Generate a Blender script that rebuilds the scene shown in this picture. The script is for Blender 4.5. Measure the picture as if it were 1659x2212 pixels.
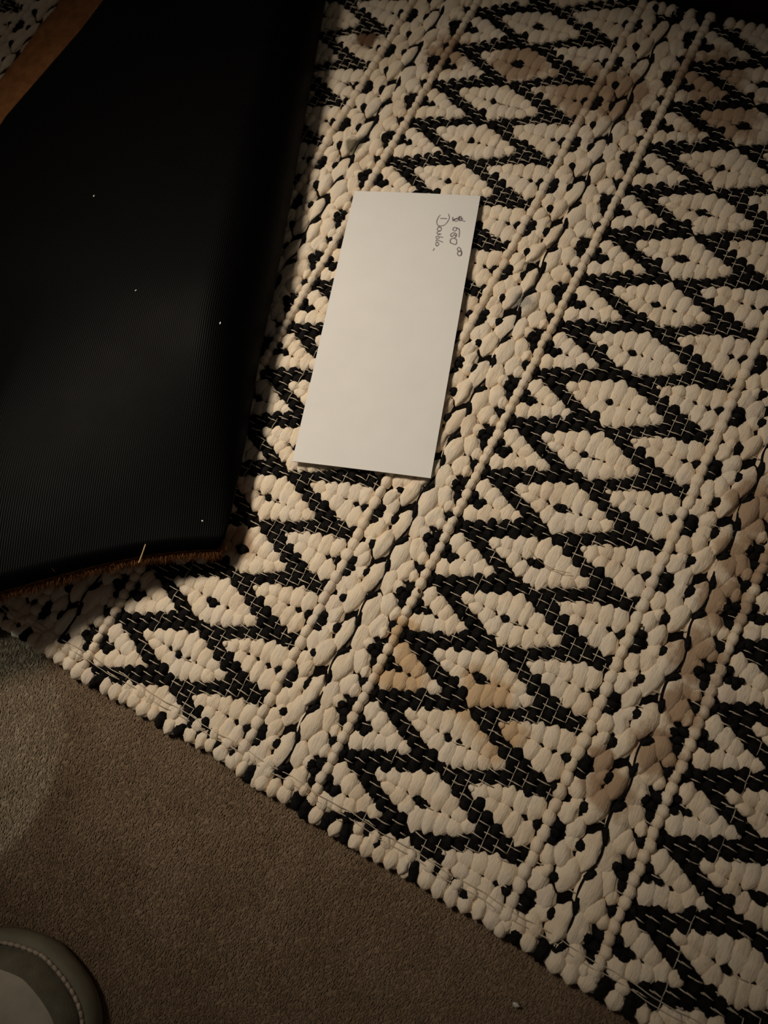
import bpy, math, random
import numpy as np
from mathutils import Vector, Matrix

for o in list(bpy.data.objects):
    bpy.data.objects.remove(o, do_unlink=True)
S = bpy.context.scene
COL = S.collection
random.seed(7)
RNG = np.random.default_rng(7)

# ------------------------------------------------------------------ camera
cam_d = bpy.data.cameras.new('camera')
cam_d.sensor_fit = 'VERTICAL'
cam_d.sensor_height = 36.0
cam_d.sensor_width = 27.0
cam_d.lens = 36.0 * 1534.0 / 2212.0
cam_d.clip_start = 0.01
cam_d.dof.use_dof = True
cam_d.dof.focus_distance = 0.50
cam_d.dof.aperture_fstop = 8.0
cam = bpy.data.objects.new('camera', cam_d)
COL.objects.link(cam)
CR = Matrix(((0.8730, -0.4053, 0.2712), (0.4610, 0.8673, -0.1877), (-0.1591, 0.2889, 0.9440)))
CL = Vector((0.02875, 0.06482, 0.48619))
cam.matrix_world = Matrix.Translation(CL) @ CR.to_4x4()
S.camera = cam

# ------------------------------------------------------------------ light
w = bpy.data.worlds.new('room_dark')
S.world = w
w.use_nodes = True
w.node_tree.nodes['Background'].inputs[0].default_value = (1.0, 0.86, 0.70, 1)
w.node_tree.nodes['Background'].inputs[1].default_value = 0.034


def spot(name, loc, target, energy, color, size, blend, radius):
    d = bpy.data.lights.new(name, 'SPOT')
    d.energy = energy
    d.color = color
    d.spot_size = math.radians(size)
    d.spot_blend = blend
    d.shadow_soft_size = radius
    o = bpy.data.objects.new(name, d)
    COL.objects.link(o)
    o.location = loc
    o.rotation_euler = (Vector(target) - Vector(loc)).to_track_quat('-Z', 'Y').to_euler()
    return o


spot('ceiling_lamp_light', (-0.74, 0.30, 1.05), (-0.240, 0.200, 0), 46.0, (1.0, 0.875, 0.710), 42.5, 1.0, 0.14)
spot('cool_light_spill', (-0.80, -0.35, 1.30), (-0.338, -0.140, 0), 25.0, (0.80, 0.95, 0.88), 8.1, 0.10, 0.004)
S.view_settings.view_transform = 'Standard'
S.view_settings.look = 'None'
S.view_settings.gamma = 1.0
S.view_settings.use_curve_mapping = False
S.view_settings.exposure = 0.0


# ------------------------------------------------------------------ helpers
def link(o, parent=None):
    COL.objects.link(o)
    if parent is not None:
        o.parent = parent
    return o


def tag(o, label=None, cat=None, group=None, kind=None):
    if label:
        o['label'] = label
    if cat:
        o['category'] = cat
    if group:
        o['group'] = group
    if kind:
        o['kind'] = kind
    return o


def empty(name, loc=(0, 0, 0)):
    o = bpy.data.objects.new(name, None)
    o.empty_display_size = 0.02
    o.location = loc
    return link(o)


def mesh_np(name, V, F, mat, smooth=True):
    """V (n,3), F list of arrays of same-size faces or a python list of faces."""
    me = bpy.data.meshes.new(name)
    if isinstance(F, np.ndarray):
        nf, k = F.shape
        me.vertices.add(len(V))
        me.vertices.foreach_set('co', np.ascontiguousarray(V, dtype=np.float32).ravel())
        me.loops.add(nf * k)
        me.loops.foreach_set('vertex_index', F.astype(np.int32).ravel())
        me.polygons.add(nf)
        me.polygons.foreach_set('loop_start', np.arange(0, nf * k, k, dtype=np.int32))
        me.update(calc_edges=True)
        me.validate()
    else:
        me.from_pydata([tuple(v) for v in V], [], [tuple(int(i) for i in f) for f in F])
        me.update()
    me.polygons.foreach_set('use_smooth', np.full(len(me.polygons), smooth, dtype=bool))
    if mat:
        me.materials.append(mat)
    return me


def obj(name, V, F, mat, parent=None, smooth=True):
    return link(bpy.data.objects.new(name, mesh_np(name, V, F, mat, smooth)), parent)


class Bag:
    """collects many triangle pieces into one mesh"""
    def __init__(s):
        s.V, s.F, s.n = [], [], 0

    def add(s, V, F):
        s.V.append(V)
        s.F.append(F + s.n)
        s.n += len(V)

    def build(s, name, mat, parent=None, smooth=True):
        return obj(name, np.concatenate(s.V), np.concatenate(s.F), mat, parent, smooth)


def tube(pts, r, n=5, taper=None):
    pts = np.array(pts, float)
    m = len(pts)
    T = np.gradient(pts, axis=0)
    T /= np.linalg.norm(T, axis=1)[:, None] + 1e-12
    up = np.array([0.13, 0.21, 0.97])
    A = np.cross(T, up)
    A /= np.linalg.norm(A, axis=1)[:, None] + 1e-12
    B = np.cross(T, A)
    V = []
    for i in range(m):
        rr = r * (taper[i] if taper is not None else 1)
        for k in range(n):
            a = 2 * math.pi * k / n
            V.append(pts[i] + rr * (math.cos(a) * A[i] + math.sin(a) * B[i]))
    F = []
    for i in range(m - 1):
        for k in range(n):
            a, b = i * n + k, i * n + (k + 1) % n
            c, d = a + n, b + n
            F += [(a, b, d), (a, d, c)]
    for k in range(1, n - 1):
        F += [(0, k + 1, k), ((m - 1) * n, (m - 1) * n + k, (m - 1) * n + k + 1)]
    return np.array(V), np.array(F)


# ------------------------------------------------------------------ materials
def mat_new(name, rough=0.9, spec=0.2):
    m = bpy.data.materials.new(name)
    m.use_nodes = True
    nt = m.node_tree
    b = nt.nodes['Principled BSDF']
    b.inputs['Roughness'].default_value = rough
    b.inputs['Specular IOR Level'].default_value = spec
    return m, nt, b


def N(nt, t, **kw):
    n = nt.nodes.new(t)
    for k, v in kw.items():
        if k in n.inputs.keys() if hasattr(n.inputs, 'keys') else False:
            n.inputs[k].default_value = v
        else:
            setattr(n, k, v)
    return n


def noise(nt, vec, scale, detail=3, rough=0.55):
    n = nt.nodes.new('ShaderNodeTexNoise')
    n.inputs['Scale'].default_value = scale
    n.inputs['Detail'].default_value = detail
    n.inputs['Roughness'].default_value = rough
    if vec is not None:
        nt.links.new(vec, n.inputs['Vector'])
    return n.outputs['Fac']


def mapping(nt, vec, scale):
    n = nt.nodes.new('ShaderNodeMapping')
    n.inputs['Scale'].default_value = scale
    nt.links.new(vec, n.inputs['Vector'])
    return n.outputs['Vector']


def ramp(nt, fac, stops):
    n = nt.nodes.new('ShaderNodeValToRGB')
    el = n.color_ramp.elements
    while len(el) < len(stops):
        el.new(0.5)
    for e, (p, c) in zip(el, stops):
        e.position = p
        e.color = c if len(c) == 4 else (*c, 1)
    nt.links.new(fac, n.inputs['Fac'])
    return n.outputs['Color']


def mix(nt, fac, a, b, mode='MIX'):
    n = nt.nodes.new('ShaderNodeMix')
    n.data_type = 'RGBA'
    n.blend_type = mode
    for s, v in ((n.inputs['Factor'], fac), (n.inputs['A'], a), (n.inputs['B'], b)):
        if hasattr(v, 'links'):
            nt.links.new(v, s)
        else:
            s.default_value = v if isinstance(v, (int, float)) else (*v, 1)
    return n.outputs['Result']


def math_n(nt, op, a, b=None):
    n = nt.nodes.new('ShaderNodeMath')
    n.operation = op
    for i, v in enumerate((a, b)):
        if v is None:
            continue
        if hasattr(v, 'links'):
            nt.links.new(v, n.inputs[i])
        else:
            n.inputs[i].default_value = v
    return n.outputs[0]


def bump(nt, b, height, strength, dist):
    n = nt.nodes.new('ShaderNodeBump')
    n.inputs['Strength'].default_value = strength
    n.inputs['Distance'].default_value = dist
    nt.links.new(height, n.inputs['Height'])
    nt.links.new(n.outputs['Normal'], b.inputs['Normal'])


def pos(nt):
    return nt.nodes.new('ShaderNodeNewGeometry').outputs['Position']


# soil stains on the cotton: (x, y, radius, colour index)
STAINS = [(0.1190, 0.2336, 0.017, 0), (0.1190, 0.2001, 0.017, 0), (0.1160, 0.1595, 0.017, 0), (0.1180, 0.128, 0.015, 0),
          (0.1162, 0.0973, 0.016, 0), (0.1000, 0.0632, 0.015, 0), (0.0890, 0.0754, 0.010, 0),
          (0.115, 0.27, 0.02, 0), (-0.0440, 0.0661, 0.020, 1), (-0.0560, 0.0900, 0.013, 1), (0.0080, 0.0740, 0.020, 1), (0.03, 0.0600, 0.016, 1),
          (-0.1326, 0.5549, 0.030, 0), (-0.1922, 0.5671, 0.024, 0), (-0.1026, 0.5595, 0.028, 0),
          (-0.0185, 0.5675, 0.030, 0), (-0.0904, 0.3541, 0.008, 2), (-0.2872, 0.4419, 0.008, 3),
          (-0.3357, 0.5533, 0.012, 4), (-0.3377, 0.5563, 0.010, 4), (-0.1972, 0.0922, 0.012, 0), (-0.255, 0.56, 0.02, 0), (-0.04, 0.60, 0.03, 0)]
STC = [(0.40, 0.265, 0.165), (0.60, 0.41, 0.23), (0.33, 0.31, 0.27), (0.14, 0.12, 0.07), (0.13, 0.058, 0.03)]


def cotton_mat(name, stains=True):
    m, nt, b = mat_new(name, 0.92, 0.12)
    P_ = pos(nt)
    base = ramp(nt, noise(nt, P_, 38, 3), [(0.30, (0.75, 0.615, 0.465)), (0.48, (0.88, 0.745, 0.575)), (0.58, (0.83, 0.725, 0.59)), (0.75, (0.78, 0.645, 0.52))])
    fine = ramp(nt, noise(nt, mapping(nt, P_, (520, 110, 400)), 1.0, 4, 0.7), [(0.25, (0.80, 0.78, 0.75)), (0.6, (1, 1, 1))])
    col = mix(nt, 0.55, base, fine, 'MULTIPLY')
    if stains:
        dn = noise(nt, P_, 90, 3)
        cols = {}
        for (x, y, r, ci) in STAINS:
            d = nt.nodes.new('ShaderNodeVectorMath')
            d.operation = 'DISTANCE'
            nt.links.new(P_, d.inputs[0])
            d.inputs[1].default_value = (x, y, 0.004)
            q = math_n(nt, 'ADD', math_n(nt, 'DIVIDE', d.outputs['Value'], r * 1.12), math_n(nt, 'MULTIPLY', math_n(nt, 'SUBTRACT', dn, 0.5), 1.4))
            mr = nt.nodes.new('ShaderNodeMapRange')
            mr.interpolation_type = 'SMOOTHSTEP'
            nt.links.new(q, mr.inputs['Value'])
            mr.inputs['From Min'].default_value = 0.55
            mr.inputs['From Max'].default_value = 1.15
            mr.inputs['To Min'].default_value = 1
            mr.inputs['To Max'].default_value = 0
            cols[ci] = math_n(nt, 'MAXIMUM', cols[ci], mr.outputs[0]) if ci in cols else mr.outputs[0]
        for ci, f in cols.items():
            col = mix(nt, math_n(nt, 'MULTIPLY', f, 0.95 if ci == 4 else 0.88), col, STC[ci])
    # specks of soil trodden in
    sp = ramp(nt, noise(nt, P_, 260, 2), [(0.70, (0, 0, 0)), (0.78, (1, 1, 1))])
    col = mix(nt, math_n(nt, 'MULTIPLY', sp, 0.35), col, (0.30, 0.21, 0.13))
    nt.links.new(col, b.inputs['Base Color'])
    h = noise(nt, mapping(nt, P_, (900, 170, 600)), 1.0, 3, 0.65)
    bump(nt, b, h, 0.55, 0.0012)
    return m


def plain_mat(name, c, rough=0.85, spec=0.2, nscale=None, namp=0.3, bscale=None, bstr=0.3, bdist=0.001):
    m, nt, b = mat_new(name, rough, spec)
    P_ = pos(nt)
    if nscale:
        lo = tuple(v * (1 - namp) for v in c)
        hi = tuple(min(1, v * (1 + namp)) for v in c)
        nt.links.new(ramp(nt, noise(nt, P_, nscale, 4), [(0.3, lo), (0.7, hi)]), b.inputs['Base Color'])
    else:
        b.inputs['Base Color'].default_value = (*c, 1)
    if bscale:
        bump(nt, b, noise(nt, P_, bscale, 4), bstr, bdist)
    return m


M_COTTON = cotton_mat('cream_cotton')
M_THREAD = plain_mat('cream_thread', (0.60, 0.52, 0.41), 0.9, 0.1, 60, 0.2)
M_BLACK = plain_mat('black_cotton', (0.0075, 0.0068, 0.0066), 0.9, 0.10, 300, 0.6, 900, 0.4, 0.001)
M_GROUND = plain_mat('black_rug_ground', (0.006, 0.005, 0.0045), 0.95, 0.05, 300, 0.4, 700, 0.5, 0.001)

# ------------------------------------------------------------------ floor: brown plush carpet
FZ = -0.0045
m, nt, b = mat_new('brown_plush_carpet', 0.95, 0.08)
P_ = pos(nt)
c1 = ramp(nt, noise(nt, P_, 22, 4, 0.6), [(0.32, (0.215, 0.150, 0.098)), (0.5, (0.25, 0.178, 0.118)), (0.68, (0.285, 0.207, 0.142))])
c2 = ramp(nt, noise(nt, mapping(nt, P_, (900, 420, 300)), 1.0, 3, 0.6), [(0.25, (0.80, 0.79, 0.78)), (0.7, (1.1, 1.09, 1.08))])
col = mix(nt, 0.75, c1, c2, 'MULTIPLY')
sp = ramp(nt, noise(nt, P_, 75, 2), [(0.70, (0, 0, 0)), (0.80, (1, 1, 1))])
col = mix(nt, math_n(nt, 'MULTIPLY', sp, 0.5), col, (0.06, 0.035, 0.02))
nt.links.new(col, b.inputs['Base Color'])
bump(nt, b, noise(nt, mapping(nt, P_, (700, 330, 300)), 1.0, 3), 0.4, 0.001)
M_CARPET = m
V = np.array([(x, y, FZ) for y in np.linspace(-0.9, 1.1, 21) for x in np.linspace(-1.3, 0.9, 23)])
F = np.array([(j * 23 + i, j * 23 + i + 1, j * 23 + i + 24, j * 23 + i + 23) for j in range(20) for i in range(22)])
floor = obj('floor', V, F, M_CARPET)
tag(floor, 'brown plush carpet covering the floor below the rug', None, None, 'structure')
# pile: short leaning tufts, denser than one could count
n = 260000
x = RNG.uniform(-0.50, 0.26, n)
y = -0.030 - RNG.uniform(0, 1, n) * 0.300
keep = y > -0.34
x, y = x[keep], y[keep]
n = len(x)
lean = RNG.normal(0, 0.45, n)
hx = np.sin(lean) * 0.0010
hy = 0.0026 + RNG.normal(0, 0.0007, n)
hz = RNG.uniform(0.0013, 0.0021, n)
r = RNG.uniform(0.00035, 0.00060, n)
a0 = RNG.uniform(0, 6.28, n)
base = np.stack([x, y, np.full(n, FZ)], 1)
VV = np.zeros((n, 4, 3))
for k in range(3):
    VV[:, k, 0] = x + r * np.cos(a0 + k * 2.0944)
    VV[:, k, 1] = y + r * np.sin(a0 + k * 2.0944)
    VV[:, k, 2] = FZ
VV[:, 3, 0] = x + hx
VV[:, 3, 1] = y + hy
VV[:, 3, 2] = FZ + hz
FF = np.array([(0, 1, 3), (1, 2, 3), (2, 0, 3)])[None] + (np.arange(n) * 4)[:, None, None]
pile = obj('carpet_pile', VV.reshape(-1, 3), FF.reshape(-1, 3), M_CARPET, floor)
tag(pile, kind='stuff')

# dark board added for the edge beyond the rug, shade in its colour
M_FAR_EDGE = plain_mat('dark_shaded_edge', (0.020, 0.009, 0.005), 0.6, 0.25, 30, 0.4)


def box_bev(x0, x1, y0, y1, z0, z1, bv):
    import bmesh
    bm = bmesh.new()
    bmesh.ops.create_cube(bm, size=1)
    for v in bm.verts:
        v.co = ((x0 + x1) / 2 + v.co.x * (x1 - x0), (y0 + y1) / 2 + v.co.y * (y1 - y0), (z0 + z1) / 2 + v.co.z * (z1 - z0))
    bmesh.ops.bevel(bm, geom=list(bm.edges), offset=bv, segments=3, affect='EDGES', profile=0.5)
    V = np.array([v.co[:] for v in bm.verts])
    F = [[v.index for v in f.verts] for f in bm.faces]
    bm.free()
    return V, F


V, F = box_bev(-0.9, 0.6, 0.668, 0.80, FZ, 0.050, 0.006)
tag(obj('trim_1', V, F, M_FAR_EDGE), 'dark edge beyond the rug in shade, built as a dark brown board', None, None, 'structure')

# ------------------------------------------------------------------ the woven rug
PER = 0.04321
PITCH = 0.1945
RY0, RY1 = -0.0435, 0.6625


def lens(variant):
    rs = np.random.default_rng(100 + variant)
    ys = np.array([-0.90, -0.62, -0.24, 0.20, 0.60, 0.90])
    ang = np.linspace(math.pi, 0, 9)
    pw = [2.1, 1.9, 2.4, 2.1, 1.9, 2.2][variant]
    qw = [0.78, 0.85, 0.72, 0.75, 0.80, 0.88][variant]
    gx = [0.15, -0.3, 9, 0.4, 9, -0.1][variant]
    V = [(0.08 * rs.normal(), -1, 0.12)]
    for yy in ys:
        wv = (1 - abs(yy) ** pw) ** qw
        hv = (1 - abs(yy) ** 2.4) ** 0.5
        sh = 0.10 * rs.normal() * (1 - abs(yy))
        for a in ang:
            xx = math.cos(a)
            zz = max(0.0, math.sin(a)) ** 0.7
            zz *= 1 - 0.22 * math.exp(-((xx - gx) / 0.22) ** 2)
            V.append((xx * wv + sh, yy, zz * hv * (1 + 0.05 * rs.normal()) + (0.0 if zz > 0.02 else -0.15)))
    V.append((0.08 * rs.normal(), 1, 0.12))
    F = []
    k = 9
    for i in range(k - 1):
        F.append((0, 1 + i + 1, 1 + i))
    for j in range(len(ys) - 1):
        for i in range(k - 1):
            a = 1 + j * k + i
            F += [(a, a + 1, a + k + 1), (a, a + k + 1, a + k)]
    e = len(V) - 1
    s = 1 + (len(ys) - 1) * k
    for i in range(k - 1):
        F.append((e, s + i, s + i + 1))
    return np.array(V), np.array(F)


def nub():
    ang = np.linspace(math.pi, 0, 6)
    V = [(0, -1, 0.25)]
    for yy in (-0.72, 0.0, 0.72):
        wv = (1 - abs(yy) ** 3) ** 0.6
        hv = (1 - abs(yy) ** 3) ** 0.45
        for a in ang:
            V.append((math.cos(a) * wv, yy, max(0.0, math.sin(a)) ** 0.7 * hv - (0.15 if math.sin(a) < 0.02 else 0)))
    V.append((0, 1, 0.25))
    F = [(0, 2 + i, 1 + i) for i in range(5)]
    for j in range(2):
        for i in range(5):
            a = 1 + j * 6 + i
            F += [(a, a + 1, a + 7), (a, a + 7, a + 6)]
    F += [(19, 13 + i, 14 + i) for i in range(5)]
    return np.array(V, float), np.array(F)


ARCH = [lens(i) for i in range(6)] + [nub()]

# one period of the pattern: x from the band's diamond centre, phase in periods along the band
# white floats of the zigzag band: (x, phase from, phase to, half width)
ZIG = []
for x_, lo, hi in ((-0.0528, 0.135, 0.965), (-0.0455, 0.215, 0.90), (-0.0380, 0.30, 0.81), (-0.0305, 0.38, 0.74), (-0.0235, 0.46, 0.68)):
    c_ = 0.555
    if x_ < -0.048:
        ZIG += [(x_, lo, 0.515, 0.0044), (x_, 0.615, hi, 0.0044)]
    elif x_ < -0.042:
        ZIG += [(x_ + 0.0006, lo, 0.565, 0.0046), (x_ + 0.0006, 0.56, hi, 0.0046)]
    elif x_ < -0.034:
        ZIG += [(x_, lo, c_ + 0.03, 0.0045), (x_, c_ - 0.03, hi, 0.0043)]
    else:
        ZIG += [(x_, lo, hi, 0.0040)]
TOPS = (0.165, 0.27, 0.345, 0.425, 0.49, 0.445, 0.385, 0.28, 0.185)
BOTS = (-0.055, -0.13, -0.215, -0.31, -0.42, -0.355, -0.28, -0.18, -0.07)
for k in range(9):
    xx = -0.0283 + 0.0078 * k
    t_, b_ = TOPS[k], BOTS[k]
    if k in (3, 4):
        ZIG += [(xx - (0.0006 if k == 3 else -0.0006), 0.0, t_, 0.0045), (xx - (0.0006 if k == 3 else -0.0006), b_, 0.01, 0.0045)]
    elif t_ - b_ < 0.30:
        ZIG += [(xx, b_, t_, 0.0040)]
    else:
        ZIG += [(xx, -0.01, t_, 0.0045), (xx, b_, 0.06, 0.0045)]
for xx, lo, hi in ((0.0325, 0.39, 0.685), (0.0408, 0.32, 0.775), (0.0492, 0.25, 0.85), (0.0576, 0.175, 0.925), (0.0658, 0.135, 0.975)):
    if hi - lo < 0.35:
        ZIG += [(xx, lo, hi, 0.0042)]
    elif xx > 0.06:
        ZIG += [(xx, lo, 0.545, 0.0045), (xx, 0.555, hi, 0.0045)]
    else:
        ZIG += [(xx, lo, 0.59, 0.0046), (xx, 0.515, hi, 0.0046)]
ZIG += [(0.0268, 0.49, 0.60, 0.0020)]
# the plaited band: (share of its width, phase, half length in periods, half width, tilt in degrees)
CHAIN = [(0.385, 0.15, 0.27, 0.0054, -8), (0.480, 0.56, 0.30, 0.0056, -6), (0.625, 0.10, 0.32, 0.0062, -4),
         (0.660, 0.62, 0.24, 0.0058, 6), (0.765, 0.30, 0.20, 0.0056, 10), (0.775, -0.09, 0.20, 0.0056, -10),
         (0.885, 0.20, 0.12, 0.0030, 0), (0.885, -0.14, 0.12, 0.0030, 0), (0.150, 0.24, 0.18, 0.0048, 8), (0.150, -0.10, 0.19, 0.0048, -8),
         (0.255, -0.24, 0.20, 0.0046, -10), (0.250, 0.36, 0.20, 0.0046, 12), (0.30, 0.56, 0.13, 0.0042, 0), (0.76, 0.60, 0.11, 0.0042, 0), (0.20, 0.06, 0.12, 0.0032, 0)]
# black knots showing between the plaits
CHAINB = [(0.262, 0.065, 0.065, 0.0030, 20), (0.375, -0.41, 0.075, 0.0028, -10), (0.575, 0.30, 0.10, 0.0022, -38), (0.565, -0.14, 0.11, 0.0018, 8),
          (0.125, 0.675, 0.055, 0.0030, 0), (0.125, 0.565, 0.055, 0.0030, 0), (0.125, 0.45, 0.05, 0.0030, 0),
          (0.815, 0.575, 0.06, 0.0030, 0), (0.915, 0.66, 0.06, 0.0030, 0), (0.895, 0.52, 0.055, 0.0030, 0), (0.915, 0.38, 0.06, 0.0026, 0), (0.93, 0.03, 0.06, 0.0028, 0)]
CB = 0.0748
CA = PITCH - 0.0625

white, black, beads, dash = [], [], [], []


def jit(s):
    return RNG.normal(0, s)


for bnd in range(-4, 3):
    xc = PITCH * bnd
    py = {0: 0.0, -1: 0.0042, 1: 0.005}.get(bnd, 0.003)
    cs = {0: 0.03, -1: -0.03}.get(bnd, 0.0)
    for kk in range(-2, 17):
        y0 = py + kk * PER
        for (x_, lo, hi, hw) in ZIG:
            yc, hl = y0 + (lo + hi) / 2 * PER, (hi - lo) / 2 * PER
            white.append([xc + x_ + jit(0.0003), yc + jit(0.0004), hw * (1 + jit(0.07)) * 1.24, hl * (1.08 + jit(0.04)), 0.0037 * (1 + jit(0.08)), jit(0.06), RNG.integers(0, 6)])
        for (s_, ph, hl, hw, tl) in CHAIN:
            ss = s_ + (cs if 0.2 < s_ < 0.75 else 0)
            white.append([xc + CB + ss * (CA - CB) + jit(0.0004), y0 + ph * PER + jit(0.0005), hw * (1 + jit(0.06)) * 1.16, hl * PER * (1.06 + jit(0.05)), (0.0058 if hl > 0.26 else 0.0046) * (1 + jit(0.10)), math.radians(tl) + jit(0.07), RNG.integers(0, 6)])
        for (s_, ph, hl, hw, tl) in CHAINB:
            ss = s_ + (cs if 0.2 < s_ < 0.75 else 0)
            black.append([xc + CB + ss * (CA - CB) + jit(0.0003), y0 + ph * PER + jit(0.0004), hw * (1.28 + jit(0.08)), hl * PER * (1.28 + jit(0.1)), 0.0062 if 0.2 < s_ < 0.6 else 0.0052, math.radians(tl) + jit(0.1), 6])
        # dots and nubs of the zigzag band
        for (x_, ph, hw, hl) in ((0.0, 0.0, 0.0024, 0.0025), (-0.0492, 0.565, 0.0022, 0.0023), (-0.0562, 0.50, 0.0024, 0.0026), (-0.0566, 0.055, 0.0026, 0.0030), (-0.0568, 0.645, 0.0024, 0.0028), (0.0706, 0.56, 0.0027, 0.0030), (0.0704, 0.115, 0.0026, 0.0030)):
            black.append([xc + x_ + jit(0.0003), y0 + ph * PER + jit(0.0004), hw, hl, 0.0056, jit(0.2), 6])
        for (xb, nb, hw) in ((-0.0622, 6, 0.0042), (0.0752, 5, 0.0045)):
            for i in range(nb):
                beads.append([xc + xb + jit(0.00035), y0 + (i + 0.5) / nb * PER + jit(0.0003), hw * (1 + jit(0.06)), PER / nb * 0.63, 0.0056 * (1 + jit(0.05)), jit(0.10), 6])

white = [p for p in white if RY0 + 0.006 < p[1] - 0.3 * p[3] and p[1] + 0.3 * p[3] < RY1 - 0.002 and -0.82 < p[0] < 0.30]
black = [p for p in black if RY0 + 0.006 < p[1] < RY1 - 0.004 and -0.82 < p[0] < 0.30]
beads = [p for p in beads if RY0 + 0.004 < p[1] < RY1 - 0.002 and -0.82 < p[0] < 0.30]

# coverage map: where cream floats lie there is no black ground yarn
WA = np.array([p[:6] for p in white + beads], float)
GX, GY = 0.01, 0.02
cells = {}
for i, p in enumerate(WA):
    for gx in range(int(math.floor((p[0] - 0.008) / GX)), int(math.floor((p[0] + 0.008) / GX)) + 1):
        for gy in range(int(math.floor((p[1] - 0.016) / GY)), int(math.floor((p[1] + 0.016) / GY)) + 1):
            cells.setdefault((gx, gy), []).append(i)


def cover(x, y):
    ids = cells.get((int(math.floor(x / GX)), int(math.floor(y / GY))))
    if not ids:
        return 9.0
    q = WA[ids]
    c, s = np.cos(q[:, 5]), np.sin(q[:, 5])
    dx, dy = x - q[:, 0], y - q[:, 1]
    u = (c * dx + s * dy) / q[:, 2]
    v = (-s * dx + c * dy) / q[:, 3]
    return float((u * u + v * v).min())


ROW = PER / 10
for bnd in range(-4, 3):
    xc = PITCH * bnd
    py = {0: 0.0, -1: 0.0042, 1: 0.005}.get(bnd, 0.003)
    for ci in range(-4, 21):
        xx = xc - 0.0283 + 0.0078 * ci
        if not -0.82 < xx < 0.30:
            continue
        off = ROW if ci % 2 else 0
        for rr in range(-10, 84):
            yy = py + rr * 2 * ROW + off
            if not RY0 + 0.006 < yy < RY1 - 0.004:
                continue
            in_zig = -0.056 < xx - xc < 0.0705
            if in_zig and cover(xx, yy) > 0.75:
                black.append([xx + jit(0.0003), yy + jit(0.0003), 0.0039 * (1 + jit(0.06)), 0.0046 * (1 + jit(0.06)), 0.0043 * (1 + jit(0.12)), jit(0.12), 6])
            for sx in ((0, ROW), (0.0039, 0.0)):
                dxp, dyp = xx + sx[0], yy + sx[1]
                if in_zig and cover(dxp, dyp) > 0.95:
                    z2 = dxp - xc > 0.004
                    dash.append((dxp, dyp, 0.0042 if z2 else 0.0031, 0.0))
            if in_zig and -0.002 < xx - xc < 0.07 and RNG.random() < 0.8:
                dxp = xx + 0.0039
                if cover(dxp, yy) > 1.1:
                    dash.append((dxp, yy, 0.0046, math.pi / 2))
            elif in_zig and abs(xx - xc + 0.0283) < 0.002:
                if cover(xx + 0.0022, yy) > 1.0:
                    dash.append((xx + 0.0022, yy, 0.0046, math.pi / 2))
            if not in_zig and cover(xx, yy + ROW) > 1.2:
                dash.append((xx, yy + ROW, 0.0032, 0.0))

# hem at the near and the far end: fat turned floats
hem_x = -0.82
dark = False
while hem_x < 0.30:
    bnd = round(hem_x / PITCH)
    was, dark = dark, False
    ph = (hem_x - bnd * PITCH)
    if -0.056 < ph < 0.070:
        t = ((ph + 0.056) / 0.126 * 7) % 3.5
        dark = t < 1.1 and not was
    elif RNG.random() < 0.25:
        dark = True
    wd = RNG.uniform(0.0038, 0.0056) if not dark else RNG.uniform(0.0034, 0.0042)
    wob = 0.0011 * math.sin(hem_x * 31) + 0.0008 * math.sin(hem_x * 83 + 1)
    lst = black if dark else white
    lst.append([hem_x + wd, RY0 + 0.0052 + wob + jit(0.0005), wd * 1.08, RNG.uniform(0.0058, 0.0078), 0.0056, jit(0.22) - 0.1, 6 if dark else RNG.integers(0, 6)])
    if not dark and RNG.random() < 0.75:
        white.append([hem_x + wd + jit(0.001), RY0 + 0.0125 + wob, wd * 0.9, 0.0052, 0.0055, jit(0.35), RNG.integers(0, 6)])
    hem_x += wd * 1.86
hem_x = -0.82
while hem_x < 0.30:
    wd = RNG.uniform(0.0038, 0.0050)
    (black if RNG.random() < 0.2 else white).append([hem_x + wd, RY1 - 0.005 + jit(0.0006), wd * 1.05, 0.0062, 0.0055, jit(0.2), 6])
    hem_x += wd * 1.9

rug = empty('woven_rug', (-0.25, 0.31, FZ))
tag(rug, 'handwoven rug of chunky cream cotton with black zigzags and plaited stripes', 'rug')
rug_inv = Matrix.Translation(-Vector(rug.location))
V, F = box_bev(-0.82, 0.30, RY0 + 0.0035, RY1 - 0.002, FZ + 0.0005, 0.0012, 0.001)
gr = obj('rug_ground', V, F, M_GROUND, rug, False)
gr.matrix_parent_inverse = rug_inv

# archetype meshes shared by the single pieces
shared = {}


def shared_mesh(kind, k, mat):
    key = (kind, k)
    if key not in shared:
        shared[key] = mesh_np(kind, ARCH[k][0], ARCH[k][1], mat)
    return shared[key]


def to_px(x, y, z=0.005):
    q = CR.transposed() @ (Vector((x, y, z)) - CL)
    return 829.5 + 1534 * q.x / -q.z, 1106 - 1534 * q.y / -q.z, -q.z


ENV_C, ENV_R = (-0.1751, 0.2960), 0.300


def shows(p):
    u, v, d = to_px(p[0], p[1])
    if not (0 < u < 1659 and 0 < v < 2212):
        return -1
    # lies under the envelope or under the mat
    c, s = math.cos(ENV_R), math.sin(ENV_R)
    dx, dy = p[0] - ENV_C[0], p[1] - ENV_C[1]
    if abs(c * dx + s * dy) < 0.052 and abs(-s * dx + c * dy) < 0.12:
        return -1
    if p[1] > 0.085 and p[0] < -0.195 - (p[1] - 0.085) * 0.388 - 0.03 and p[0] > -0.64:
        return -1
    if p[0] < -0.26 and 0.05 < p[1] < 0.6 and p[0] > -0.64 and p[0] < -0.2 - (p[1] - 0.085) * 0.36:
        return -1
    return p[2] * p[3] / d ** 2


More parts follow.
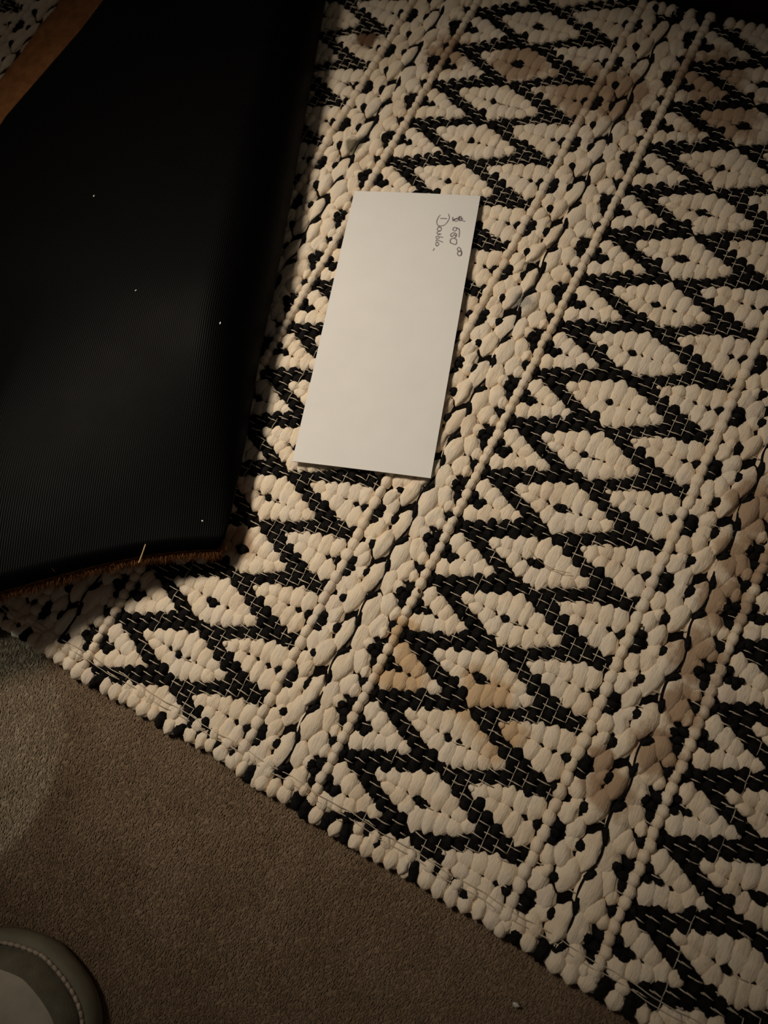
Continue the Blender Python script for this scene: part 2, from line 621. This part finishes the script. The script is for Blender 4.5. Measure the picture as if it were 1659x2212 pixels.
def lay(lst, name, field, mat, zb=0.0006, top=300):
    score = np.array([shows(p) for p in lst])
    order = np.argsort(-score)
    single = set(int(i) for i in order[:top] if score[i] > 0)
    bag = Bag()
    for i, p in enumerate(lst):
        x, y, hw, hl, h, rot, k = p
        k = int(k)
        if i in single:
            o = bpy.data.objects.new(name, shared_mesh(name, k, mat))
            COL.objects.link(o)
            o.parent = rug
            o.matrix_parent_inverse = rug_inv
            o.location = (x, y, zb)
            o.rotation_euler = (0, 0, rot)
            o.scale = (hw, hl, h)
        else:
            A, Fc = ARCH[k]
            c, s = math.cos(rot), math.sin(rot)
            Q = A * np.array([hw, hl, h])
            bag.add(np.stack([x + c * Q[:, 0] - s * Q[:, 1], y + s * Q[:, 0] + c * Q[:, 1], zb + Q[:, 2]], 1), Fc)
    o = bag.build(field, mat, rug)
    o.matrix_parent_inverse = rug_inv
    tag(o, kind='stuff')


lay(white, 'cream_stitch', 'cream_stitches', M_COTTON)
bag = Bag()
for (x, y, hw, hl, h, rot, k) in white:
    A, Fc = ARCH[6]
    c, s = math.cos(rot), math.sin(rot)
    Q = A * np.array([hw * 1.32, hl * 0.80, 0.0034])
    bag.add(np.stack([x + c * Q[:, 0] - s * Q[:, 1], y + s * Q[:, 0] + c * Q[:, 1], 0.0005 + Q[:, 2]], 1), Fc)
o = bag.build('cream_underyarn', M_COTTON, rug)
o.matrix_parent_inverse = rug_inv
tag(o, kind='stuff')
lay(black, 'black_stitch', 'black_stitches', M_BLACK)
lay(beads, 'cord_bead', 'cord_beads', M_COTTON)
for bnd in range(-4, 2):
    py = {0: 0.0, -1: 0.0042, 1: 0.005}.get(bnd, 0.003)
    cs = {0: 0.03, -1: -0.03}.get(bnd, 0.0)
    pts = []
    for yy in np.arange(RY0 + 0.012, RY1 - 0.006, 0.0027):
        ph = (yy - py) / PER
        s_ = 0.552 + cs - 0.032 * math.cos(2 * math.pi * (ph - 0.12)) + 0.004 * math.sin(yy * 90)
        pts.append((PITCH * bnd + CB + s_ * (CA - CB), yy, 0.0042 + 0.0006 * math.sin(yy * 300)))
    Vt, Ft = tube(pts, 0.00085, 5)
    o = obj('black_plait_yarn', Vt, Ft, M_BLACK, rug)
    o.matrix_parent_inverse = rug_inv
bag = Bag()
for (x, y, hl, rot) in dash:
    dx, dy = math.cos(rot), math.sin(rot)
    zj = 0.0042 + RNG.normal(0, 0.0003)
    j = RNG.normal(0, 0.0003)
    Vt, Ft = tube([(x - dx * hl, y - dy * hl + j, zj - 0.0012), (x, y, zj), (x + dx * hl, y + dy * hl - j, zj - 0.0012)], 0.00038 if rot == 0 else 0.00028, 4)
    bag.add(Vt, Ft)
for yy in (-0.0305, -0.0268):
    xs = np.arange(-0.80, 0.29, 0.004)
    Vt, Ft = tube([(a, yy + 0.0006 * math.sin(a * 140), 0.0052 + 0.0008 * math.sin(a * 400)) for a in xs], 0.0003, 4)
    bag.add(Vt, Ft)
th = bag.build('binding_threads', M_THREAD, rug)
th.matrix_parent_inverse = rug_inv
tag(th, kind='stuff')

# ------------------------------------------------------------------ envelope
M_PAPER = plain_mat('white_paper', (0.80, 0.785, 0.765), 0.75, 0.25, 45, 0.02, 500, 0.06, 0.0004)
M_INK = plain_mat('grey_violet_pen_ink', (0.26, 0.23, 0.25), 0.6, 0.2, 900, 0.4)
EZ = 0.0082
env = empty('envelope', (ENV_C[0], ENV_C[1], EZ))
env.rotation_euler = (0, 0, ENV_R)
tag(env, 'long white paper envelope with a handwritten amount, lying on the rug', 'envelope')
EW, EL = 0.1048, 0.2413


def esag(u, v):
    return 0.0006 * math.cos(u / EW * math.pi) + 0.0005 * math.sin(v / EL * 5 + 0.6) + 0.0007 * (v / EL) ** 2


def panel(name, z0, th, inset, tilt):
    nu, nv = 14, 30
    V, F = [], []
    for side in (0, 1):
        for j in range(nv + 1):
            for i in range(nu + 1):
                u = (i / nu - 0.5) * (EW - inset)
                v = (j / nv - 0.5) * (EL - inset)
                edge = min(i, nu - i, j, nv - j)
                z = z0 + esag(u, v) + tilt * (1 if edge > 0 else 0.92) + (th if side else 0)
                V.append((u, v, z))
    st = (nu + 1) * (nv + 1)
    for j in range(nv):
        for i in range(nu):
            a = j * (nu + 1) + i
            b, c, d = a + 1, a + nu + 2, a + nu + 1
            F += [(a, d, c, b), (st + a, st + b, st + c, st + d)]
    ring = [i for i in range(nu + 1)] + [j * (nu + 1) + nu for j in range(1, nv + 1)] + [nv * (nu + 1) + i for i in range(nu - 1, -1, -1)] + [j * (nu + 1) for j in range(nv - 1, 0, -1)]
    for a, b in zip(ring, ring[1:] + ring[:1]):
        F.append((a, b, st + b, st + a))
    return obj(name, V, F, M_PAPER, env, False)


panel('back_panel', 0.0, 0.00025, 0.0004, 0.0)
panel('front_panel', 0.0005, 0.00025, 0.0, 0.0009)
flapV, flapF = [], []
for (u, v) in ((-EW / 2 + 0.002, EL / 2 - 0.004), (-EW / 2 + 0.002, -EL / 2 + 0.004), (0.018, -EL / 2 + 0.03), (0.018, EL / 2 - 0.03)):
    flapV += [(u, v, -0.0004), (u, v, -0.0001)]
flapF = [(0, 2, 4, 6), (1, 7, 5, 3), (0, 1, 3, 2), (2, 3, 5, 4), (4, 5, 7, 6), (6, 7, 1, 0)]
obj('flap', flapV, flapF, M_PAPER, env, False)

# handwriting, drawn in envelope coordinates (grid of 0.1 mm read from the paper)
# corners of the writing field on the rug plane: top-left, top-right, bottom-right, bottom-left
WF = [(-0.2075, 0.4057), (-0.1513, 0.4261), (-0.1238, 0.3680), (-0.1776, 0.3471)]


def wpt(a, b):
    u, v = a / 1659, b / 1555
    x = (1 - u) * (1 - v) * WF[0][0] + u * (1 - v) * WF[1][0] + u * v * WF[2][0] + (1 - u) * v * WF[3][0]
    y = (1 - u) * (1 - v) * WF[0][1] + u * (1 - v) * WF[1][1] + u * v * WF[2][1] + (1 - u) * v * WF[3][1]
    dx, dy = x - ENV_C[0], y - ENV_C[1]
    c, s = math.cos(ENV_R), math.sin(ENV_R)
    return (c * dx + s * dy, -s * dx + c * dy)


def smooth_line(pts, k=6):
    P4 = [pts[0]] + list(pts) + [pts[-1]]
    out = []
    for i in range(1, len(P4) - 2):
        p0, p1, p2, p3 = (np.array(q, float) for q in P4[i - 1:i + 3])
        for t in np.linspace(0, 1, k, endpoint=False):
            out.append(0.5 * (2 * p1 + (p2 - p0) * t + (2 * p0 - 5 * p1 + 4 * p2 - p3) * t * t + (3 * p1 - p0 - 3 * p2 + p3) * t ** 3))
    out.append(np.array(pts[-1], float))
    return out


def writing(name, strokes, width, label):
    V, F = [], []
    for st in strokes:
        pts = [wpt(*q) for q in smooth_line(st)]
        pts = np.array(pts)
        T = np.gradient(pts, axis=0)
        T /= np.linalg.norm(T, axis=1)[:, None] + 1e-12
        nn = np.stack([-T[:, 1], T[:, 0]], 1)
        b0 = len(V)
        for i, p in enumerate(pts):
            for sgn in (-1, 1):
                q = p + sgn * nn[i] * width / 2
                V.append((q[0], q[1], 0.0005 + esag(q[0], q[1]) + 0.0009 + 0.00025 + 0.00004))
        for i in range(len(pts) - 1):
            a = b0 + 2 * i
            F.append((a, a + 1, a + 3, a + 2))
    o = obj(name, V, F, M_INK, env, False)
    o['label'] = label
    return o


AMT = [
    # dollar sign
    [(1020, 470), (1000, 390), (960, 400), (940, 470), (890, 500), (850, 480), (815, 440), (820, 400)],
    [(1095, 500), (1020, 480), (900, 445), (800, 470)], [(1050, 445), (930, 420), (810, 500)], [(960, 380), (975, 500)],
    # five
    [(955, 660), (965, 740), (955, 860)], [(960, 680), (905, 655), (895, 700), (860, 720), (820, 690), (835, 650), (870, 640), (930, 660)],
    # eight
    [(890, 850), (900, 790), (850, 765), (790, 775), (770, 820), (800, 850), (850, 800), (885, 850), (840, 880)],
    # nought
    [(890, 900), (905, 960), (885, 1020), (830, 1010), (765, 980), (765, 920), (800, 890), (850, 885), (890, 900)],
    # raised noughts
    [(990, 1110), (950, 1085), (920, 1120), (940, 1165), (985, 1160), (1000, 1110)],
    [(1005, 1150), (1020, 1200), (1000, 1260), (950, 1265), (920, 1215), (945, 1180), (1000, 1175)], [(1005, 1180), (1012, 1220), (995, 1262)],
]
WRD = [
    # D
    [(530, 440), (610, 438), (690, 444)],
    [(540, 360), (490, 420), (458, 510), (475, 585), (545, 608), (625, 590), (690, 525), (735, 445), (738, 385), (715, 335)],
    # o u b l e
    [(480, 620), (550, 640), (560, 690), (510, 720), (465, 690), (500, 640), (555, 650)],
    [(555, 720), (480, 740), (465, 780), (550, 790), (465, 820)],
    [(600, 865), (520, 855), (445, 850), (450, 890), (500, 895), (510, 850)],
    [(600, 975), (520, 945), (450, 925), (440, 960)],
    [(470, 980), (500, 1000), (495, 1040), (445, 1045), (435, 1000), (480, 960)], [(445, 1045), (470, 1070)],
    [(405, 1105), (388, 1140), (372, 1165)],
]
writing('handwritten_amount', AMT, 0.00095, 'grey pen handwriting reading $580 with raised noughts')
writing('handwritten_word', WRD, 0.00085, 'grey pen handwriting of the word Double')

# ------------------------------------------------------------------ folded doormat
FOLD = np.array([(-0.1850, 0.0600), (-0.1942, 0.0850), (-0.2114, 0.1259), (-0.2301, 0.1766), (-0.2561, 0.2406), (-0.2709, 0.2873), (-0.3079, 0.3810), (-0.3376, 0.4565), (-0.3757, 0.5531), (-0.45, 0.74)])[1:]
FT = np.concatenate([[0], np.cumsum(np.linalg.norm(np.diff(FOLD, axis=0), axis=1))])
FT /= FT[-1]
UEND = np.array([(-0.400, -0.100), (-0.500, 0.060), (-0.570, 0.210), (-0.592, 0.335), (-0.580, 0.450), (-0.578, 0.560), (-0.585, 0.80)])
UT = np.array([0, 0.15, 0.32, 0.48, 0.63, 0.77, 1.0])


def ip(t, T, Pp):
    return np.array([np.interp(t, T, Pp[:, 0]), np.interp(t, T, Pp[:, 1])])


def sstep(a, b, x):
    t = min(1, max(0, (x - a) / (b - a)))
    return t * t * (3 - 2 * t)


ZR = 0.0072


def mat_top(t, q):
    """outer (rubber) surface of the upper layer"""
    f, u = ip(t, FT, FOLD), ip(t, UT, UEND)
    p = f + (u - f) * q
    if q < 0.55:
        p[1] += (1 - t) ** 5 * 0.0110 * math.sin(math.pi * q / 0.55)
    k = sstep(0.0, 0.28, t)
    qq = min(q, 0.6)
    z_end = 0.0265 + 0.02 * qq + 0.1 * qq * qq
    z_mid = 0.062 - 0.026 * q ** 1.4
    zz = (1 - k) * z_end + k * z_mid
    qn = 0.16
    zn = 0.022
    if q < qn:
        zz = zn + (zz - zn) * math.sqrt(max(0, 1 - (1 - q / qn) ** 2))
    return np.array([p[0], p[1], zz])


def mat_low(t, q):
    te = t + (1 - t) * 0.10
    f, u = ip(te, FT, FOLD), ip(te, UT, UEND)
    u = np.array([-0.648 if te > 0.3 else u[0] - 0.05 * te / 0.3, u[1]])
    p = f + (u - f) * q
    zn = 0.022
    qn = 0.055
    zz = ZR
    if q < qn:
        zz = zn - (zn - ZR) * math.sqrt(max(0, 1 - (1 - q / qn) ** 2))
    return np.array([p[0], p[1], zz])


NT = 70
ql = np.concatenate([np.linspace(1, 0.07, 26), 0.055 * (1 - np.sin(np.linspace(0.15, 1.57, 7)))])
qu = np.concatenate([0.16 * (1 - np.cos(np.linspace(0.0, 1.57, 12)))[1:], np.linspace(0.18, 1.0, 44)])
G = []
for j in range(NT + 1):
    t = j / NT
    row = [mat_low(t, q) for q in ql] + [mat_top(t, q) for q in qu]
    # let the nose follow both layers smoothly
    row = np.array(row)
    nl = len(ql)
    for i in range(nl - 8, nl + 6):
        pass
    for _ in range(3):
        sm = row.copy()
        sm[nl - 9:nl + 8] = 0.5 * row[nl - 9:nl + 8] + 0.25 * (row[nl - 10:nl + 7] + row[nl - 8:nl + 9])
        row = sm
    G.append(row)
G = np.array(G)          # (t, s, 3)
ns = G.shape[1]
dt = np.gradient(G, axis=0)
ds = np.gradient(G, axis=1)
NRM = np.cross(dt, ds)
NRM /= np.linalg.norm(NRM, axis=2)[..., None] + 1e-12
if NRM[40, -10, 2] < 0:
    NRM = -NRM           # outward from the fold: up on the upper layer


def sheet(name, d0, d1, mat, parent, wob=0.0):
    """solid sheet between two offsets below the outer rubber surface"""
    A = G - NRM * d0
    B = G - NRM * d1
    if wob:
        B = B + RNG.normal(0, wob, B.shape)
    nt_, n_ = G.shape[:2]
    V = np.concatenate([A.reshape(-1, 3), B.reshape(-1, 3)])
    st = nt_ * n_
    F = []
    for j in range(nt_ - 1):
        for i in range(n_ - 1):
            a = j * n_ + i
            b, c, d = a + 1, a + n_ + 1, a + n_
            F += [(a, d, c, b), (st + a, st + b, st + c, st + d)]
    ring = [i for i in range(n_)] + [j * n_ + n_ - 1 for j in range(1, nt_)] + [(nt_ - 1) * n_ + i for i in range(n_ - 2, -1, -1)] + [j * n_ for j in range(nt_ - 2, 0, -1)]
    for a, b in zip(ring, ring[1:] + ring[:1]):
        F.append((a, b, st + b, st + a))
    me = mesh_np(name, V, F, mat)
    # arc length coordinates for the rubber ribs
    arc = np.concatenate([np.zeros((nt_, 1)), np.cumsum(np.linalg.norm(np.diff(G, axis=1), axis=2), axis=1)], axis=1)
    arc = arc - arc[:, len(ql):len(ql) + 1]
    ln = np.concatenate([np.zeros((1, n_)), np.cumsum(np.linalg.norm(np.diff(G, axis=0), axis=2), axis=0)], axis=0)
    uv = np.stack([arc.ravel(), ln.ravel()], 1)
    uv = np.concatenate([uv, uv])
    L = np.zeros(len(me.loops), dtype=np.int32)
    me.loops.foreach_get('vertex_index', L)
    lay_ = me.uv_layers.new(name='rib')
    lay_.data.foreach_set('uv', uv[L].astype(np.float32).ravel())
    return link(bpy.data.objects.new(name, me), parent)


m, nt, b = mat_new('black_ribbed_rubber', 0.46, 0.035)
uvn = nt.nodes.new('ShaderNodeUVMap')
uvn.uv_map = 'rib'
b.inputs['Base Color'].default_value = (0.0006, 0.0006, 0.0006, 1)
sx = nt.nodes.new('ShaderNodeSeparateXYZ')
nt.links.new(uvn.outputs['UV'], sx.inputs[0])
w1 = math_n(nt, 'SINE', math_n(nt, 'MULTIPLY', sx.outputs['X'], 2 * math.pi / 0.0016))
w2 = math_n(nt, 'SINE', math_n(nt, 'MULTIPLY', sx.outputs['Y'], 2 * math.pi / 0.0016))
hh = math_n(nt, 'ADD', w1, math_n(nt, 'MULTIPLY', w2, 0.15))
bump(nt, b, hh, 0.22, 0.0003)
nt.links.new(ramp(nt, noise(nt, pos(nt), 40, 3), [(0.3, (0.44, 0.44, 0.44)), (0.7, (0.48, 0.48, 0.48))]), b.inputs['Roughness'])
M_RUBBER = m
m, nt, b = mat_new('rust_brown_pile', 0.95, 0.06)
P_ = pos(nt)
nt.links.new(ramp(nt, noise(nt, P_, 120, 4), [(0.3, (0.24, 0.095, 0.034)), (0.7, (0.38, 0.165, 0.062))]), b.inputs['Base Color'])
bump(nt, b, noise(nt, P_, 900, 3), 0.9, 0.002)
M_PILE = m

dm = empty('doormat', (-0.42, 0.30, ZR))
tag(dm, 'doormat folded over, black ribbed rubber backing up, rust brown pile at its edges', 'doormat')
dm_inv = Matrix.Translation(-Vector(dm.location))
bk = sheet('rubber_backing', 0.0, 0.0020, M_RUBBER, dm)
bk.matrix_parent_inverse = dm_inv
pl = sheet('pile', 0.0021, 0.0125, M_PILE, dm, 0.0004)
pl.matrix_parent_inverse = dm_inv
bag = Bag()


def fibre(p, d, ln, r):
    d = np.array(d, float)
    d /= np.linalg.norm(d) + 1e-9
    sd = RNG.normal(0, 0.35, 3)
    p1 = p + d * ln * 0.5 + sd * ln * 0.15
    p2 = p + (d + sd * 0.6) * ln
    Vt, Ft = tube([p, p1, p2], r, 3, (1, 0.8, 0.3))
    bag.add(Vt, Ft)


# fringe of pile along the near edge of the upper layer and the far edge of the lower one
for _ in range(6500):
    si = RNG.integers(len(ql) + 2, ns - 1)
    f = RNG.random()
    base = (G[0, si] * (1 - f) + G[0, si - 1] * f) - NRM[0, si] * RNG.uniform(0.0025, 0.0122)
    out = G[0, si] - G[2, si]
    out /= np.linalg.norm(out)
    fibre(base, out + np.array([0, 0, -0.35]) + RNG.normal(0, 0.3, 3), RNG.uniform(0.0015, 0.0065), 0.00017)
for _ in range(3200):
    ti = RNG.integers(10, NT)
    f = RNG.random()
    base = (G[ti, 0] * (1 - f) + G[ti + 1, 0] * f) - NRM[ti, 0] * RNG.uniform(0.004, 0.0125)
    fibre(base, np.array([-1.0, 0, 0.25]) + RNG.normal(0, 0.3, 3), RNG.uniform(0.001, 0.0035), 0.0002)
fb = bag.build('pile_fringe', M_PILE, dm)
fb.matrix_parent_inverse = dm_inv
tag(fb, kind='stuff')

# ------------------------------------------------------------------ shoe
M_SOLE = plain_mat('grey_rubber_sole', (0.17, 0.155, 0.112), 0.7, 0.3, 60, 0.15, 500, 0.2, 0.0006)
M_WELT = plain_mat('pale_welt_thread', (0.42, 0.35, 0.28), 0.85, 0.15, 200, 0.2)
M_BUMP = plain_mat('grey_suede_rand', (0.17, 0.155, 0.115), 0.95, 0.1, 90, 0.2, 900, 0.5, 0.001)
M_VAMP = plain_mat('cream_canvas', (0.46, 0.42, 0.34), 0.9, 0.12, 70, 0.12, 1100, 0.4, 0.0006)
M_LINE = plain_mat('dark_lining', (0.03, 0.028, 0.025), 0.95, 0.1)
SC = np.array([-0.168, -0.188])
SD = np.array([(0, 0.0), (0.0025, 0.017), (0.006, 0.029), (0.0095, 0.037), (0.0165, 0.047), (0.03, 0.0555), (0.06, 0.0595), (0.10, 0.0575), (0.15, 0.049), (0.20, 0.044), (0.25, 0.040), (0.275, 0.030), (0.285, 0.018), (0.29, 0.0)])
arr = []
for d in (1 - np.cos(np.linspace(0, math.pi, 41))) / 2 * 0.29:
    arr.append((np.interp(d, SD[:, 0], SD[:, 1]), -d))
right = np.array(arr)
# denser, rounder toe
outline = np.concatenate([right, (right[::-1] * np.array([-1, 1]))[1:-1]])
outline = np.roll(outline, 0, axis=0)
for _ in range(2):
    outline = 0.5 * outline + 0.25 * (np.roll(outline, 1, 0) + np.roll(outline, -1, 0))
tg = np.roll(outline, -1, 0) - np.roll(outline, 1, 0)
tg /= np.linalg.norm(tg, axis=1)[:, None]
onrm = np.stack([tg[:, 1], -tg[:, 0]], 1)
if onrm[20, 0] < 0:
    onrm = -onrm


def ring_at(off, z):
    p = outline - onrm * off
    return np.concatenate([p, np.full((len(p), 1), z)], 1)


def loft(name, rings, mat, parent, cap0=False, cap1=False):
    n_ = len(rings[0])
    V = np.concatenate(rings)
    F = []
    for j in range(len(rings) - 1):
        for i in range(n_):
            a, b_ = j * n_ + i, j * n_ + (i + 1) % n_
            F.append((a, b_, b_ + n_, a + n_))
    if cap0:
        F.append(tuple(range(n_ - 1, -1, -1)))
    if cap1:
        F.append(tuple((len(rings) - 1) * n_ + i for i in range(n_)))
    return obj(name, V, F, mat, parent)


shoe = empty('shoe', (SC[0], SC[1], FZ + 0.0025))
shoe.rotation_euler = (0, 0, math.radians(2))
tag(shoe, 'cream shoe with stitched grey sole, its toe on the brown carpet', 'shoe')
loft('sole', [ring_at(0.004, 0.0), ring_at(0.0, 0.004), ring_at(0.0, 0.009), ring_at(0.001, 0.0130), ring_at(0.003, 0.0155), ring_at(0.006, 0.0160), ring_at(0.016, 0.0155)], M_SOLE, shoe, True, True)
bag = Bag()
wl = ring_at(0.0060, 0.0164)
seg = np.linalg.norm(np.roll(wl, -1, 0) - wl, axis=1)
cum = np.concatenate([[0], np.cumsum(seg)])
clo = np.concatenate([wl, wl[:1]])
s = 0
while s < cum[-1]:
    pts = [np.array([np.interp(q, cum, clo[:, k]) for k in range(3)]) for q in (s, s + 0.0022, s + 0.0044)]
    pts[1][2] += 0.0004
    Vt, Ft = tube(pts, 0.00125, 6, (0.95, 1.0, 0.95))
    bag.add(Vt, Ft)
    s += 0.0046
tag(bag.build('welt_stitching', M_WELT, shoe), kind='stuff')
loft('rand', [ring_at(0.0078, 0.0145), ring_at(0.0084, 0.018), ring_at(0.0105, 0.0245), ring_at(0.0138, 0.0285), ring_at(0.0165, 0.0290)], M_BUMP, shoe)
# upper: from the rand to the collar opening
na = len(outline)
collar = np.zeros((na, 3))
cc = np.array([0, -0.20])
dirs = (outline - np.array([0, -0.145]))
angs = np.arctan2(dirs[:, 0], dirs[:, 1])
collar[:, 0] = cc[0] + 0.031 * np.sin(angs)
collar[:, 1] = cc[1] + 0.060 * np.cos(angs)
collar[:, 2] = 0.080 - 0.012 * np.cos(angs * 2)
r0 = ring_at(0.0150, 0.0282)
rings = []
for f in np.linspace(0, 1, 10):
    q = r0 * (1 - f) + collar * f
    bul = math.sin(math.pi * f) ** 0.8
    q[:, 2] += bul * 0.012
    rings.append(q)
loft('upper', rings, M_VAMP, shoe)
loft('lining', [collar, collar * np.array([0.93, 1, 1]) - np.array([0, 0.0, 0.01]), collar * np.array([0.95, 1, 1]) - np.array([0, 0, 0.045])], M_LINE, shoe, False, True)

# ------------------------------------------------------------------ small debris
M_STRAW = plain_mat('dry_straw', (0.62, 0.44, 0.22), 0.6, 0.3, 200, 0.2)
M_LINT = plain_mat('white_lint', (0.75, 0.74, 0.70), 0.9, 0.1)
M_HAIR = plain_mat('tan_hair', (0.42, 0.28, 0.15), 0.5, 0.3)
M_CRUMB = plain_mat('dark_crumb', (0.09, 0.05, 0.025), 0.9, 0.1, 300, 0.4)
M_GLINT = plain_mat('clear_plastic_scrap', (0.60, 0.58, 0.52), 0.15, 0.6)


def on_mat(x, y):
    top = G[:, len(ql) + 6:, :]
    d = (top[..., 0] - x) ** 2 + (top[..., 1] - y) ** 2
    i = np.unravel_index(np.argmin(d), d.shape)
    return top[i]


def lump(name, p, r, mat, label, cat, group=None, flat=0.5):
    rs = np.random.default_rng(int(abs(p[0]) * 1e6) % 9973)
    V, F = [], []
    nu, nv = 7, 5
    V.append((0, 0, -r * flat))
    for j in range(1, nv):
        a = -math.pi / 2 + math.pi * j / nv
        for i in range(nu):
            q = r * (1 + 0.3 * rs.normal())
            V.append((q * math.cos(a) * math.cos(6.283 * i / nu), q * 0.6 * math.cos(a) * math.sin(6.283 * i / nu), r * flat * math.sin(a)))
    V.append((0, 0, r * flat))
    for i in range(nu):
        F.append((0, 1 + (i + 1) % nu, 1 + i))
        e = len(V) - 1
        s0 = 1 + (nv - 2) * nu
        F.append((e, s0 + i, s0 + (i + 1) % nu))
    for j in range(nv - 2):
        for i in range(nu):
            a, b_ = 1 + j * nu + i, 1 + j * nu + (i + 1) % nu
            F += [(a, b_, b_ + nu), (a, b_ + nu, a + nu)]
    o = obj(name, V, F, mat)
    o.location = (p[0], p[1], p[2] + r * flat * 0.7)
    o.rotation_euler = (0, 0, rs.uniform(0, 3))
    return tag(o, label, cat, group)


def strand(name, pts, r, mat, label, cat):
    c = np.array(pts[0], float)
    sm = np.array(smooth_line([tuple(np.array(p) - c) for p in pts], 5))
    Vt, Ft = tube(sm, r, 6, [0.4] + [1] * (len(sm) - 2) + [0.4])
    o = obj(name, Vt, Ft, mat)
    o.location = c
    return tag(o, label, cat)


for (x, y, r, lab) in ((-0.4375, 0.2880, 0.0011, 'white lint speck high on the black rubber mat, the brightest one'),
                       (-0.2650, 0.2340, 0.0010, 'white lint speck on the mat beside the long edge of the envelope'),
                       (-0.2200, 0.0935, 0.0009, 'white lint speck on the mat near its front corner'),
                       (-0.3460, 0.2210, 0.0008, 'faint lint speck in the middle of the black rubber mat')):
    lump('lint_speck', on_mat(x, y), r, M_LINT, lab, 'lint', 'lint specks on the rubber backing', 0.4)
e0 = G[0, int(len(ql) + 20)]
sb = on_mat(-0.2440, 0.0530)
strand('straw_bit', [(sb[0] + 0.004, sb[1] - 0.004, sb[2] + 0.0012), (sb[0] + 0.004, sb[1] + 0.002, sb[2] + 0.003), (sb[0] + 0.003, sb[1] + 0.010, sb[2] + 0.0045)], 0.0005, M_STRAW, 'short golden straw sticking up at the front edge of the mat', 'straw')
strand('hair_strand', [(-0.0060, 0.1790, 0.0072), (0.0040, 0.1745, 0.0074), (0.0150, 0.1735, 0.0072), (0.0260, 0.1760, 0.0070)], 0.00022, M_HAIR, 'thin tan hair lying across a cream diamond of the rug', 'hair')
lump('dirt_crumb', (0.0790, 0.1635, 0.0068), 0.0016, M_CRUMB, 'dark crumb on the beaded cord of the rug at right', 'crumb', None, 0.3)
lump('dirt_crumb', (-0.0605, 0.1205, 0.0066), 0.0017, M_CRUMB, 'dark crumb on frayed cream cotton below the envelope', 'crumb', None, 0.3)
lump('plastic_scrap', (0.1000, -0.0715, -0.0012), 0.0022, M_GLINT, 'tiny glinting scrap of clear plastic on the brown carpet', 'scrap', None, 0.3)
